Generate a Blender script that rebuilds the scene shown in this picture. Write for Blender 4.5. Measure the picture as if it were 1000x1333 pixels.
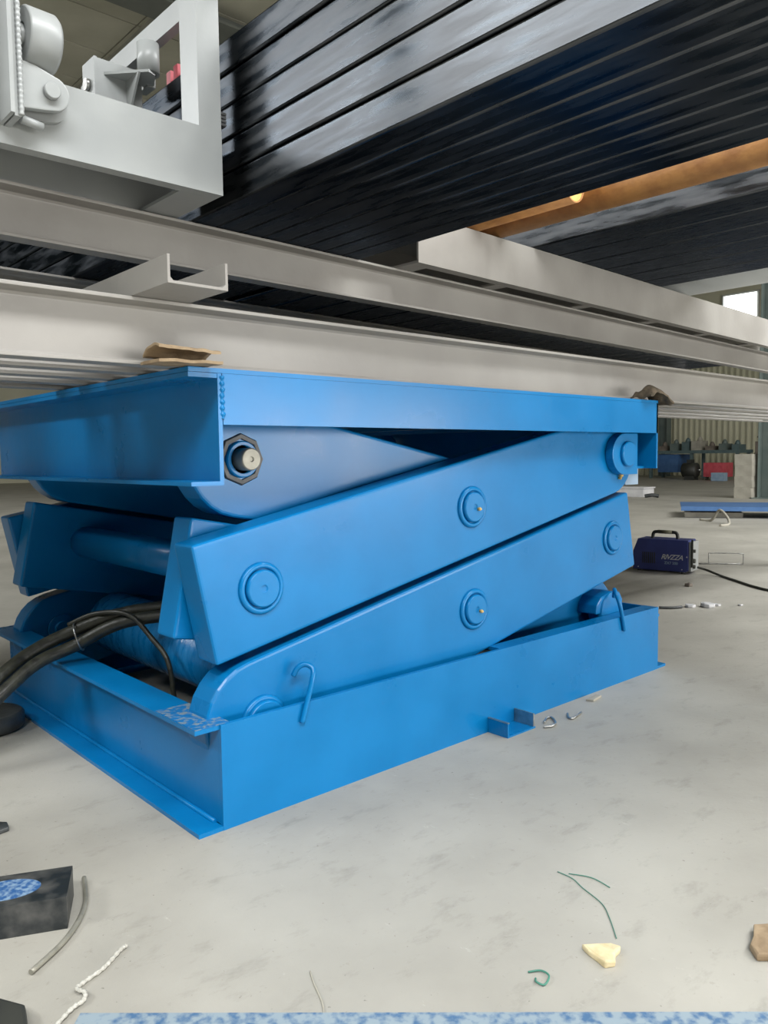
import bpy, bmesh, math, random
from mathutils import Vector, Matrix, noise
random.seed(7)
for o in list(bpy.data.objects):
    bpy.data.objects.remove(o)
S = bpy.context.scene
COL = S.collection

# ------------------------------------------------------------------ camera
F_PX, YAW, PITCH, ROLL = 1027.0, math.radians(47.866), math.radians(-4.067), math.radians(-0.7356)
fw = Vector((math.cos(YAW)*math.cos(PITCH), math.sin(YAW)*math.cos(PITCH), math.sin(PITCH)))
rt = Vector((math.sin(YAW), -math.cos(YAW), 0))
up = rt.cross(fw)
rt, up = rt*math.cos(ROLL)+up*math.sin(ROLL), up*math.cos(ROLL)-rt*math.sin(ROLL)
cd = bpy.data.cameras.new('camera'); cam = bpy.data.objects.new('camera', cd); COL.objects.link(cam)
cam.matrix_world = Matrix(((rt.x, up.x, -fw.x, -0.8938), (rt.y, up.y, -fw.y, -1.5479), (rt.z, up.z, -fw.z, 0.85), (0, 0, 0, 1)))
cd.sensor_fit = 'HORIZONTAL'; cd.sensor_width = 36; cd.lens = 36*F_PX/1000; cd.clip_start = 0.02; cd.clip_end = 300
S.camera = cam

# ------------------------------------------------------------------ world, light, exposure
w = bpy.data.worlds.new('sky'); S.world = w; w.use_nodes = True
w.node_tree.nodes['Background'].inputs[0].default_value = (0.93, 0.97, 1.0, 1)
w.node_tree.nodes['Background'].inputs[1].default_value = 0.05
def area(name, loc, target, sx, sy, power, col=(1, 1, 1)):
    l = bpy.data.lights.new(name, 'AREA'); l.shape = 'RECTANGLE'; l.size = sx; l.size_y = sy; l.energy = power; l.color = col
    o = bpy.data.objects.new(name, l); COL.objects.link(o); o.location = loc
    o.rotation_euler = (Vector(target)-Vector(loc)).to_track_quat('-Z', 'Y').to_euler()
    return o
area('skylight_behind_offscreen', (-3.0, -5.6, 7.3), (-3.0, -5.6, 0), 9, 2.5, 2050, (0.98, 0.99, 1.0))
area('skylight_left_offscreen', (-8.2, 8, 7.3), (-8.2, 8, 0), 1.4, 14, 3200, (0.97, 0.99, 1.0))
area('gate_right_offscreen', (7, -12, 1.25), (7, 6, 1.25), 13, 2.0, 1500, (1.0, 0.98, 0.95))
area('skylight_right_offscreen', (8, -4.5, 7.3), (8, -4.5, 0), 12, 2.0, 2300, (0.98, 0.99, 1.0))
S.view_settings.view_transform = 'Standard'; S.view_settings.look = 'None'
S.view_settings.gamma = 1; S.view_settings.use_curve_mapping = False
S.view_settings.exposure = -0.22

# ------------------------------------------------------------------ materials
def nodes(m):
    m.use_nodes = True
    return m.node_tree, m.node_tree.nodes['Principled BSDF']
def sock(b, *names):
    for n in names:
        if n in b.inputs: return b.inputs[n]
def mat(name, c1, c2=None, rough=0.5, metal=0.0, scale=8.0, stretch=(1, 1, 1), r2=None, bump=0.0, bscale=60, contrast=(0.35, 0.65), spec=0.5, coat=0.0, detail=6):
    m = bpy.data.materials.new(name); nt, b = nodes(m); N = nt.nodes; L = nt.links
    c2 = c2 or c1
    tc = N.new('ShaderNodeTexCoord'); mp = N.new('ShaderNodeMapping'); mp.inputs['Scale'].default_value = stretch
    L.new(tc.outputs['Object'], mp.inputs[0])
    nz = N.new('ShaderNodeTexNoise'); nz.inputs['Scale'].default_value = scale; nz.inputs['Detail'].default_value = detail
    L.new(mp.outputs[0], nz.inputs['Vector'])
    cr = N.new('ShaderNodeValToRGB'); cr.color_ramp.elements[0].position = contrast[0]; cr.color_ramp.elements[1].position = contrast[1]
    cr.color_ramp.elements[0].color = (*c1, 1); cr.color_ramp.elements[1].color = (*c2, 1)
    L.new(nz.outputs[0], cr.inputs[0]); L.new(cr.outputs[0], b.inputs['Base Color'])
    b.inputs['Metallic'].default_value = metal
    if r2 is None: b.inputs['Roughness'].default_value = rough
    else:
        mr = N.new('ShaderNodeMapRange'); mr.inputs[1].default_value = contrast[0]; mr.inputs[2].default_value = contrast[1]
        mr.inputs[3].default_value = rough; mr.inputs[4].default_value = r2
        L.new(nz.outputs[0], mr.inputs[0]); L.new(mr.outputs[0], b.inputs['Roughness'])
    s = sock(b, 'Specular IOR Level', 'Specular'); s.default_value = spec
    if coat:
        b.inputs['Coat Weight'].default_value = coat; b.inputs['Coat Roughness'].default_value = 0.2
    if bump:
        n2 = N.new('ShaderNodeTexNoise'); n2.inputs['Scale'].default_value = bscale; n2.inputs['Detail'].default_value = 3
        L.new(mp.outputs[0], n2.inputs['Vector'])
        bp = N.new('ShaderNodeBump'); bp.inputs['Strength'].default_value = bump; bp.inputs['Distance'].default_value = 0.01
        L.new(n2.outputs[0], bp.inputs['Height']); L.new(bp.outputs[0], b.inputs['Normal'])
    return m

M = {}
M['blue'] = mat('blue_paint', (0.001, 0.150, 0.385), (0.002, 0.175, 0.44), rough=0.27, r2=0.38, scale=5, bump=0.05, bscale=30, spec=0.2, coat=0.22)
M['blue_dusty'] = mat('blue_paint_dusty', (0.006, 0.135, 0.36), (0.17, 0.23, 0.27), rough=0.5, scale=70, contrast=(0.46, 0.62), bump=0.1)
M['blue_wrap'] = mat('blue_scuffed_tube', (0.001, 0.145, 0.375), (0.01, 0.19, 0.45), rough=0.22, r2=0.4, scale=14, stretch=(1, 3, 1), bump=0.35, bscale=22)
M['grey'] = mat('grey_paint', (0.29, 0.305, 0.305), (0.335, 0.35, 0.345), rough=0.32, r2=0.42, scale=4, bump=0.04, bscale=40)
M['beam'] = mat('warm_grey_paint', (0.24, 0.228, 0.21), (0.29, 0.278, 0.256), rough=0.36, r2=0.48, scale=3.5, bump=0.06, bscale=35)
M['black'] = mat('mill_scale_steel', (0.030, 0.034, 0.038), (0.075, 0.078, 0.082), rough=0.20, r2=0.40, metal=1.0, scale=7, stretch=(6, 0.8, 6), bump=0.02, bscale=12)
M['black'].node_tree.nodes['Principled BSDF'].inputs['Specular Tint'].default_value = (0.42, 0.45, 0.50, 1)
M['dark_steel'] = mat('dark_steel', (0.012, 0.014, 0.015), (0.05, 0.055, 0.055), rough=0.35, r2=0.5, scale=14, bump=0.15)
M['bare'] = mat('bare_steel', (0.30, 0.30, 0.29), (0.5, 0.5, 0.48), rough=0.3, metal=0.9, scale=30)
M['rust'] = mat('rust_orange', (0.30, 0.13, 0.04), (0.42, 0.20, 0.06), rough=0.6, scale=18, bump=0.2)
M['yellow'] = mat('cut_yellow', (0.60, 0.38, 0.10), (0.68, 0.46, 0.16), rough=0.6, scale=30)
M['rubber'] = mat('black_rubber', (0.012, 0.013, 0.010), (0.032, 0.034, 0.022), rough=0.38, r2=0.5, scale=40, bump=0.15, bscale=90)
M['card'] = mat('cardboard', (0.22, 0.155, 0.09), (0.31, 0.23, 0.14), rough=0.8, scale=30, bump=0.3)
M['rag'] = mat('brown_rag', (0.05, 0.04, 0.025), (0.13, 0.10, 0.065), rough=0.85, scale=25, bump=0.6, bscale=50)
M['foam'] = mat('pale_chip', (0.56, 0.46, 0.26), (0.64, 0.55, 0.35), rough=0.8, scale=40, bump=0.4)
M['twine'] = mat('white_twine', (0.40, 0.39, 0.34), (0.52, 0.51, 0.46), rough=0.8, scale=200, bump=0.4, bscale=300)
M['green_wire'] = mat('green_wire', (0.03, 0.14, 0.10), (0.05, 0.2, 0.14), rough=0.5)
M['navy'] = mat('navy_enamel', (0.030, 0.040, 0.165), (0.038, 0.052, 0.20), rough=0.4, scale=10)
M['plastic'] = mat('black_plastic', (0.02, 0.022, 0.02), (0.035, 0.036, 0.03), rough=0.5)
M['handle'] = mat('olive_handle', (0.13, 0.13, 0.08), (0.18, 0.17, 0.11), rough=0.6)
M['white'] = mat('white_plastic', (0.50, 0.50, 0.51), (0.58, 0.58, 0.58), rough=0.5)
M['cream'] = mat('cream_cladding', (0.50, 0.49, 0.36), (0.58, 0.565, 0.43), rough=0.6, scale=0.6)
M['olive_roof'] = mat('roof_sheet', (0.33, 0.325, 0.26), (0.39, 0.38, 0.31), rough=0.7, scale=1.2)
M['roof_dark'] = mat('roof_beam_grey', (0.10, 0.11, 0.10), (0.13, 0.14, 0.125), rough=0.6, scale=2)
M['roof_light'] = mat('purlin_grey', (0.28, 0.29, 0.26), (0.34, 0.34, 0.30), rough=0.5, scale=2)
M['green_col'] = mat('green_grey_column', (0.10, 0.135, 0.125), (0.14, 0.17, 0.155), rough=0.6, scale=3)
M['red'] = mat('red_box_paint', (0.42, 0.05, 0.07), (0.5, 0.08, 0.10), rough=0.5)
M['teal'] = mat('teal_machine', (0.075, 0.115, 0.12), (0.10, 0.15, 0.15), rough=0.5)
M['far_blue'] = mat('far_blue', (0.035, 0.10, 0.24), (0.05, 0.125, 0.28), rough=0.5)
M['pale_blue'] = mat('pale_blue', (0.22, 0.32, 0.44), (0.30, 0.40, 0.50), rough=0.5)
M['sack'] = mat('dusty_sack', (0.28, 0.265, 0.22), (0.38, 0.36, 0.30), rough=0.9, scale=5)
M['brown'] = mat('brown_post', (0.12, 0.10, 0.08), (0.2, 0.17, 0.14), rough=0.8, scale=5)

def strip_mat():
    m = mat('worn_blue_strip', (0.06, 0.13, 0.24), (0.24, 0.30, 0.34), rough=0.5, scale=60, contrast=(0.36, 0.56))
    return m
M['strip'] = strip_mat()

def block_mat():
    """black steel with one oval blue marker stamp on its top face (flat print)"""
    m = bpy.data.materials.new('black_steel_with_blue_stamp'); nt, b = nodes(m); N = nt.nodes; L = nt.links
    tc = N.new('ShaderNodeTexCoord'); mp = N.new('ShaderNodeMapping')
    mp.inputs['Location'].default_value = (0.112/0.062, 0.0, 0); mp.inputs['Scale'].default_value = (1/0.062, 1/0.037, 0)
    L.new(tc.outputs['Object'], mp.inputs[0])
    ln = N.new('ShaderNodeVectorMath'); ln.operation = 'LENGTH'; L.new(mp.outputs[0], ln.inputs[0])
    lt = N.new('ShaderNodeMath'); lt.operation = 'LESS_THAN'; lt.inputs[1].default_value = 1.0; L.new(ln.outputs['Value'], lt.inputs[0])
    sp = N.new('ShaderNodeSeparateXYZ'); L.new(tc.outputs['Object'], sp.inputs[0])
    gz = N.new('ShaderNodeMath'); gz.operation = 'GREATER_THAN'; gz.inputs[1].default_value = 0.057; L.new(sp.outputs['Z'], gz.inputs[0])
    mu = N.new('ShaderNodeMath'); mu.operation = 'MULTIPLY'; L.new(lt.outputs[0], mu.inputs[0]); L.new(gz.outputs[0], mu.inputs[1])
    nz = N.new('ShaderNodeTexNoise'); nz.inputs['Scale'].default_value = 90; L.new(tc.outputs['Object'], nz.inputs['Vector'])
    cr = N.new('ShaderNodeValToRGB'); cr.color_ramp.elements[0].position = 0.4; cr.color_ramp.elements[1].position = 0.62
    cr.color_ramp.elements[0].color = (0.03, 0.10, 0.26, 1); cr.color_ramp.elements[1].color = (0.20, 0.30, 0.42, 1); L.new(nz.outputs[0], cr.inputs[0])
    n2 = N.new('ShaderNodeTexNoise'); n2.inputs['Scale'].default_value = 22; n2.inputs['Detail'].default_value = 6; L.new(tc.outputs['Object'], n2.inputs['Vector'])
    c2 = N.new('ShaderNodeValToRGB'); c2.color_ramp.elements[0].position = 0.4; c2.color_ramp.elements[1].position = 0.7
    c2.color_ramp.elements[0].color = (0.014, 0.018, 0.02, 1); c2.color_ramp.elements[1].color = (0.085, 0.085, 0.08, 1); L.new(n2.outputs[0], c2.inputs[0])
    mx = N.new('ShaderNodeMixRGB'); L.new(mu.outputs[0], mx.inputs[0]); L.new(c2.outputs[0], mx.inputs[1]); L.new(cr.outputs[0], mx.inputs[2])
    L.new(mx.outputs[0], b.inputs['Base Color']); b.inputs['Roughness'].default_value = 0.42
    return m
M['block'] = block_mat()

def floor_mat():
    m = bpy.data.materials.new('concrete_floor'); nt, b = nodes(m); N = nt.nodes; L = nt.links
    tc = N.new('ShaderNodeTexCoord')
    def nz(scale, detail, rough=0.55, sx=1, sy=1):
        mp = N.new('ShaderNodeMapping'); mp.inputs['Scale'].default_value = (sx, sy, 1); mp.inputs['Rotation'].default_value = (0, 0, 0.7)
        L.new(tc.outputs['Object'], mp.inputs[0])
        n = N.new('ShaderNodeTexNoise'); n.inputs['Scale'].default_value = scale; n.inputs['Detail'].default_value = detail; n.inputs['Roughness'].default_value = rough
        L.new(mp.outputs[0], n.inputs['Vector']); return n
    def ramp(n, p0, p1, c0, c1):
        r = N.new('ShaderNodeValToRGB'); r.color_ramp.elements[0].position = p0; r.color_ramp.elements[1].position = p1
        r.color_ramp.elements[0].color = (*c0, 1); r.color_ramp.elements[1].color = (*c1, 1); L.new(n.outputs[0], r.inputs[0]); return r
    a = ramp(nz(1.6, 8), 0.32, 0.68, (0.285, 0.272, 0.236), (0.395, 0.380, 0.334))
    d = ramp(nz(7, 9, 0.7, 1, 2.2), 0.55, 0.75, (1, 1, 1), (0.62, 0.62, 0.60))
    e = ramp(nz(34, 6, 0.7), 0.62, 0.74, (1, 1, 1), (0.62, 0.61, 0.58))
    g = ramp(nz(12, 8, 0.75, 2.0, 0.8), 0.64, 0.74, (0, 0, 0), (0.12, 0.12, 0.115))
    m1 = N.new('ShaderNodeMixRGB'); m1.blend_type = 'MULTIPLY'; m1.inputs[0].default_value = 0.7; L.new(a.outputs[0], m1.inputs[1]); L.new(d.outputs[0], m1.inputs[2])
    m2 = N.new('ShaderNodeMixRGB'); m2.blend_type = 'MULTIPLY'; m2.inputs[0].default_value = 0.6; L.new(m1.outputs[0], m2.inputs[1]); L.new(e.outputs[0], m2.inputs[2])
    m3 = N.new('ShaderNodeMixRGB'); m3.blend_type = 'ADD'; m3.inputs[0].default_value = 1.0; L.new(m2.outputs[0], m3.inputs[1]); L.new(g.outputs[0], m3.inputs[2])
    L.new(m3.outputs[0], b.inputs['Base Color']); b.inputs['Roughness'].default_value = 0.55
    sk = ramp(nz(90, 3, 0.5), 0.70, 0.76, (1, 1, 1), (0.45, 0.44, 0.42))
    m4 = N.new('ShaderNodeMixRGB'); m4.blend_type = 'MULTIPLY'; m4.inputs[0].default_value = 0.8; L.new(m3.outputs[0], m4.inputs[1]); L.new(sk.outputs[0], m4.inputs[2])
    L.new(m4.outputs[0], b.inputs['Base Color'])
    bp = N.new('ShaderNodeBump'); bp.inputs['Strength'].default_value = 0.12; bp.inputs['Distance'].default_value = 0.01
    L.new(nz(45, 6, 0.7).outputs[0], bp.inputs['Height']); L.new(bp.outputs[0], b.inputs['Normal'])
    return m
M['floor'] = floor_mat()
M['wire'] = mat('grey_wire', (0.20, 0.195, 0.16), (0.30, 0.29, 0.24), rough=0.4, metal=0.3, scale=30)
def glow(name, col, s):
    m = bpy.data.materials.new(name); nt, b = nodes(m)
    b.inputs['Emission Color'].default_value = (*col, 1); b.inputs['Emission Strength'].default_value = s; b.inputs['Base Color'].default_value = (0.8, 0.8, 0.8, 1)
    return m
M['daylit'] = glow('daylit_glazing', (0.95, 1.0, 1.0), 3.0)

# ------------------------------------------------------------------ mesh helpers
class MB:
    def __init__(s): s.bm = bmesh.new()
    def _new(s, f0): return s.bm.faces[f0:] if False else list(s.bm.faces)[f0:]
    def box(s, x0, x1, y0, y1, z0, z1, bev=0.0):
        v = [s.bm.verts.new((x, y, z)) for x in (x0, x1) for y in (y0, y1) for z in (z0, z1)]
        fs = [s.bm.faces.new([v[i] for i in q]) for q in ((0, 1, 3, 2), (4, 6, 7, 5), (0, 4, 5, 1), (2, 3, 7, 6), (0, 2, 6, 4), (1, 5, 7, 3))]
        if bev: s._bev(fs, bev)
        return s
    def _bev(s, fs, bev, seg=2, ang=0.5):
        es = {e for f in fs for e in f.edges if len(e.link_faces) == 2 and e.calc_face_angle(0) > ang}
        bmesh.ops.bevel(s.bm, geom=list(es), offset=bev, segments=seg, affect='EDGES', profile=0.6)
        return s
    def prism(s, pts, axis, a0, a1, bev=0.0, smooth=False):
        """pts: 2-D outline in the plane normal to axis ('X': (y,z), 'Y': (x,z), 'Z': (x,y)); extruded a0..a1"""
        def P(p, a):
            return {'X': (a, p[0], p[1]), 'Y': (p[0], a, p[1]), 'Z': (p[0], p[1], a)}[axis]
        A = [s.bm.verts.new(P(p, a0)) for p in pts]; B = [s.bm.verts.new(P(p, a1)) for p in pts]
        n = len(pts); fs = [s.bm.faces.new(A), s.bm.faces.new(B[::-1])]
        for i in range(n):
            f = s.bm.faces.new((A[i], B[i], B[(i+1) % n], A[(i+1) % n])); f.smooth = smooth; fs.append(f)
        bmesh.ops.recalc_face_normals(s.bm, faces=fs)
        if bev: s._bev(fs, bev)
        return s
    def lathe(s, prof, c, d, seg=28, cap0=True, cap1=True):
        """prof: list of (radius, distance along d) from point c"""
        d = Vector(d).normalized(); u = d.orthogonal().normalized(); v = d.cross(u); c = Vector(c)
        rings = []
        for r, h in prof:
            rings.append([s.bm.verts.new(c+d*h+(u*math.cos(2*math.pi*i/seg)+v*math.sin(2*math.pi*i/seg))*max(r, 1e-4)) for i in range(seg)])
        fs = []
        for k in range(len(rings)-1):
            a, b = rings[k], rings[k+1]
            for i in range(seg):
                f = s.bm.faces.new((a[i], a[(i+1) % seg], b[(i+1) % seg], b[i])); fs.append(f)
                f.smooth = abs(prof[k][1]-prof[k+1][1]) > 0.15*abs(prof[k][0]-prof[k+1][0])
        if cap0: fs.append(s.bm.faces.new(rings[0][::-1]))
        if cap1: fs.append(s.bm.faces.new(rings[-1]))
        bmesh.ops.recalc_face_normals(s.bm, faces=fs)
        return s
    def cyl(s, c, d, r, h, seg=28, ch=0.0):
        if ch: return s.lathe([(r-ch, 0), (r, ch), (r, h-ch), (r-ch, h)], c, d, seg)
        return s.lathe([(r, 0), (r, h)], c, d, seg)
    def tube(s, path, r, seg=10, sub=6, closed=False):
        pts = smooth_path([Vector(p) for p in path], sub) if sub > 1 else [Vector(p) for p in path]
        rings = []; prev = None
        for i, p in enumerate(pts):
            t = (pts[min(i+1, len(pts)-1)]-pts[max(i-1, 0)]).normalized()
            if prev is None: u = t.orthogonal().normalized()
            else: u = (prev-t*prev.dot(t)).normalized()
            prev = u; v = t.cross(u)
            rr = r(i/(len(pts)-1)) if callable(r) else r
            rings.append([s.bm.verts.new(p+(u*math.cos(2*math.pi*k/seg)+v*math.sin(2*math.pi*k/seg))*rr) for k in range(seg)])
        fs = []
        for a, b in zip(rings, rings[1:]):
            for k in range(seg):
                f = s.bm.faces.new((a[k], a[(k+1) % seg], b[(k+1) % seg], b[k])); f.smooth = True; fs.append(f)
        fs.append(s.bm.faces.new(rings[0][::-1])); fs.append(s.bm.faces.new(rings[-1]))
        bmesh.ops.recalc_face_normals(s.bm, faces=fs)
        return s
    def torus(s, c, d, R, r, seg=28, sg=8):
        d = Vector(d).normalized(); u = d.orthogonal().normalized(); v = d.cross(u); c = Vector(c)
        rings = []
        for i in range(seg):
            a = 2*math.pi*i/seg; e = u*math.cos(a)+v*math.sin(a)
            rings.append([s.bm.verts.new(c+e*(R+r*math.cos(2*math.pi*k/sg))+d*r*math.sin(2*math.pi*k/sg)) for k in range(sg)])
        for i in range(seg):
            a, b = rings[i], rings[(i+1) % seg]
            for k in range(sg):
                f = s.bm.faces.new((a[k], a[(k+1) % sg], b[(k+1) % sg], b[k])); f.smooth = True
        return s
    def sheet(s, nx, ny, fn, th):
        """closed thin sheet with thickness th from surface fn(u,v)->Vector"""
        A = [[s.bm.verts.new(fn(i/nx, j/ny)) for j in range(ny+1)] for i in range(nx+1)]
        B = [[s.bm.verts.new(Vector(fn(i/nx, j/ny))-Vector((0, 0, th))) for j in range(ny+1)] for i in range(nx+1)]
        for i in range(nx):
            for j in range(ny):
                f = s.bm.faces.new((A[i][j], A[i+1][j], A[i+1][j+1], A[i][j+1])); f.smooth = True
                f = s.bm.faces.new((B[i][j], B[i][j+1], B[i+1][j+1], B[i+1][j])); f.smooth = True
        for i in range(nx):
            s.bm.faces.new((A[i][0], B[i][0], B[i+1][0], A[i+1][0])); s.bm.faces.new((A[i][ny], A[i+1][ny], B[i+1][ny], B[i][ny]))
        for j in range(ny):
            s.bm.faces.new((A[0][j], A[0][j+1], B[0][j+1], B[0][j])); s.bm.faces.new((A[nx][j], B[nx][j], B[nx][j+1], A[nx][j+1]))
        return s
    def xf(s, m): s.bm.transform(m); return s
    def build(s, name, m, parent=None, org=(0, 0, 0)):
        """org: world origin of the thing; the vertices are given in world space"""
        me = bpy.data.meshes.new(name)
        s.bm.transform(Matrix.Translation(-Vector(org)))
        s.bm.to_mesh(me); s.bm.free(); me.materials.append(M[m] if isinstance(m, str) else m)
        o = bpy.data.objects.new(name, me); COL.objects.link(o)
        if parent is not None: o.parent = parent
        else: o.location = org
        return o

def smooth_path(p, sub):
    out = []
    for i in range(len(p)-1):
        p0, p1, p2, p3 = p[max(i-1, 0)], p[i], p[i+1], p[min(i+2, len(p)-1)]
        for k in range(sub):
            t = k/sub
            out.append(0.5*((2*p1)+(p2-p0)*t+(2*p0-5*p1+4*p2-p3)*t*t+(3*p1-p0-3*p2+p3)*t**3))
    out.append(p[-1]); return out
def tag(o, label, cat, group=None):
    o['label'] = label; o['category'] = cat
    if group: o['group'] = group
    return o
def struct(o, label=None):
    o['kind'] = 'structure'
    if label: o['label'] = label
    return o
def thing(name, loc, label, cat, group=None, rz=0.0):
    o = bpy.data.objects.new(name, None); COL.objects.link(o); o.location = loc; o.rotation_euler = (0, 0, rz)
    o.empty_display_size = 0.1
    return tag(o, label, cat, group)
def copy_tree(o, loc):
    c = o.copy(); COL.objects.link(c); c.location = loc
    for ch in o.children:
        d = ch.copy(); COL.objects.link(d); d.parent = c
        for g in ch.children:
            e = g.copy(); COL.objects.link(e); e.parent = d
    return c

# ------------------------------------------------------------------ the hall
b = MB()
n = 0
b.box(-40, 60, -40, 60, -0.2, 0)
struct(b.build('floor', 'floor'), 'dusty worn concrete floor of the workshop')

# back wall: ribbed cream sheets
XW = 26.0
wall = struct(MB().box(XW+0.05, XW+0.25, -25, 45, 0, 8.5).build('wall_back', 'cream'), 'cream ribbed sheet wall at the far end of the hall')
y = -3.0; sheet_me = None
for k in range(22):
    if sheet_me is None:
        pts = []
        for r in range(5):
            q = r*0.2
            pts += [(q, XW+0.04), (q+0.11, XW+0.04), (q+0.135, XW-0.03), (q+0.175, XW-0.03)]
        pts += [(1.0, XW+0.04), (1.0, XW+0.06), (0, XW+0.06)]
        mb = MB(); mb.prism([(p[1], p[0]) for p in pts], 'Z', 0.02, 4.2)
        o = mb.build('wall_sheet', 'cream', wall); sheet_me = o.data
    else:
        o = bpy.data.objects.new('wall_sheet', sheet_me); COL.objects.link(o); o.parent = wall
    o.location = (0, y+k*1.0, 0)
win = struct(MB().box(XW-0.02, XW+0.04, 9.65, 10.90, 5.15, 6.15).build('window_1', 'roof_light'), 'high daylit window band in the far wall')
for k in range(1):
    MB().box(XW-0.06, XW-0.03, 9.72+k*1.15, 9.72+k*1.15+1.1, 5.22, 6.08).build('pane', 'daylit', win)
struct(MB().box(-20, 40, 30, 30.3, 0, 8.5).build('wall_left', 'cream'), 'pale side wall of the hall')

# roof: sheets in a grid of seams between purlins, on dark rafters
ZR = 7.5
roof = struct(MB().box(-20, 34, -20, 34, ZR+0.12, ZR+0.2).build('ceiling', 'olive_roof'), 'dull olive roof sheeting with grey purlins')
pm = None
for i in range(9):
    for j in range(13):
        x = -1.92+1.7*i; yy = 6.95+1.15*j
        if pm is None:
            o = MB().box(0.012, 1.688, 0.012, 1.138, 0, 0.06, 0.01).build('roof_sheet', 'olive_roof', roof); pm = o.data
        else:
            o = bpy.data.objects.new('roof_sheet', pm); COL.objects.link(o); o.parent = roof
        o.location = (x, yy, ZR+0.05)
for k in range(6):
    MB().box(-5.25+3.4*k, -5.13+3.4*k, 5, 30, ZR-0.13, ZR+0.05).build('purlin', 'roof_light', roof)
for k, yy in enumerate((9.35, 16.5)):
    q = MB(); q.box(-15, 30, yy-0.28, yy+0.28, ZR-0.20, ZR-0.16); q.box(-15, 30, yy-0.02, yy+0.02, ZR-0.18, ZR+0.05)
    q.build('rafter', 'roof_dark', roof)

# ------------------------------------------------------------------ scissor lift table
LX, LW = 1.95, 1.50
HB = 0.246
lift = thing('scissor_lift_table', (0, 0, 0), 'blue double-scissor hydraulic lift table standing on the concrete floor', 'lift table')
FL = 0.0625
# base frame
br = MB().box(0, LX, 0.0, 0.012, 0, HB, 0.002).box(0.0, LX, 0.012, 0.07, 0, 0.012).build('base_side_rail', 'blue', lift)
MB().box(1.0, LX, 0.0125, 0.062, HB-0.012, HB-0.001, 0.001).build('roller_track', 'blue', br)
br2 = MB().box(0, LX, LW-0.012, LW, 0, HB, 0.002).box(0.0, LX, LW-0.07, LW-0.012, 0, 0.012).build('base_side_rail', 'blue', lift)
MB().box(1.0, LX, LW-0.062, LW-0.0125, HB-0.012, HB-0.001).build('roller_track', 'blue', br2)
er = MB().box(0.0, 0.010, 0.0125, LW-0.0125, 0.002, HB-0.002).box(-FL, 0.0, 0.001, LW-0.001, 0, 0.010, 0.002).box(-FL, 0.03, 0.006, LW-0.001, HB-0.011, HB-0.001, 0.002)
er.build('base_end_rail', 'blue', lift)
MB().tube([(-0.004, 0.03+i*0.18, 0.0125) for i in range(9)], 0.006, 8, 1).build('weld_bead', 'blue', lift)
dp = MB().box(-FL+0.002, 0.028, 0.008, 0.20, HB-0.0008, HB+0.0006); dp.build('dust_patch', 'blue_dusty', lift)
MB().box(LX-0.010, LX, 0.0125, LW-0.0125, 0.002, HB-0.002).box(LX, LX+FL, 0.001, LW-0.001, 0, 0.010, 0.002).box(LX, LX+FL, 0.03, LW-0.001, HB-0.05, HB-0.04, 0.002).build('base_end_rail', 'blue', lift)
# platform
PX0, PX1, PY0, PY1, ZT, ZA, ZB = 0.004, 1.893, -0.02, LW+0.02, 1.045, 0.923, 0.790
FP = 0.07
MB().box(PX0-FP, PX1, PY0, PY1, ZT-0.010, ZT, 0.002).build('platform_plate', 'blue', lift)
MB().box(PX0+0.012, PX1, PY0, PY0+0.010, ZA, ZT-0.0105, 0.002).build('platform_apron', 'blue', lift)
MB().box(PX0+0.012, PX1, PY1-0.010, PY1, ZA, ZT-0.0105, 0.002).build('platform_apron', 'blue', lift)
pc = MB().box(PX0, PX0+0.010, PY0, PY1, ZB, ZT-0.0105, 0.002).box(PX0-FP, PX0, PY0, PY1, ZB, ZB+0.009, 0.002).box(PX0-FP, PX0, PY0+0.001, PY1, ZT-0.021, ZT-0.0108, 0.002)
pc = pc.build('platform_end_rail', 'blue', lift)
wb = MB(); rr = random.Random(3)
pts = [(PX0+0.011+rr.uniform(-.001, .001), PY0+0.002, ZT-0.016-i*0.0085) for i in range(12)]
wb.tube(pts, lambda t: 0.0055+0.0018*math.sin(t*44), 8, 3).build('weld_bead', 'blue', pc)
MB().box(PX1-0.010, PX1, PY0, PY1, ZB, ZT-0.0105, 0.002).box(PX1-0.09, PX1-0.010, PY0+0.05, PY1, ZB, ZB+0.009).build('platform_end_rail', 'blue', lift)
for k in range(4):
    MB().box(0.35+0.38*k, 0.40+0.38*k, PY0+0.011, PY1-0.011, ZA+0.02, ZT-0.011).build('platform_rib', 'blue', lift)

# scissor arms
AXL = 0.2026
zlow, zmid, ztop = 0.219, 0.535, 0.846
XL_, XR_ = 0.150, 1.712
HW = 0.146
def arm_outline(p, q, round_p, round_q, ext=0.155):
    P, Q = Vector(p), Vector(q); a = (Q-P).normalized(); nrm = Vector((-a.y, a.x))
    out = []
    if round_p:
        a0 = math.atan2(nrm.y, nrm.x)
        out += [P+Vector((math.cos(a0+math.pi*i/14), math.sin(a0+math.pi*i/14)))*HW for i in range(15)]
    else: out += [P-a*ext+nrm*HW, P-a*ext-nrm*HW]
    if round_q:
        a0 = math.atan2(-nrm.y, -nrm.x)
        out += [Q+Vector((math.cos(a0+math.pi*i/14), math.sin(a0+math.pi*i/14)))*HW for i in range(15)]
    else: out += [Q+a*ext*0.86-nrm*HW, Q+a*ext*0.86+nrm*HW]
    return [(v.x, v.y) for v in out]
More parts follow.
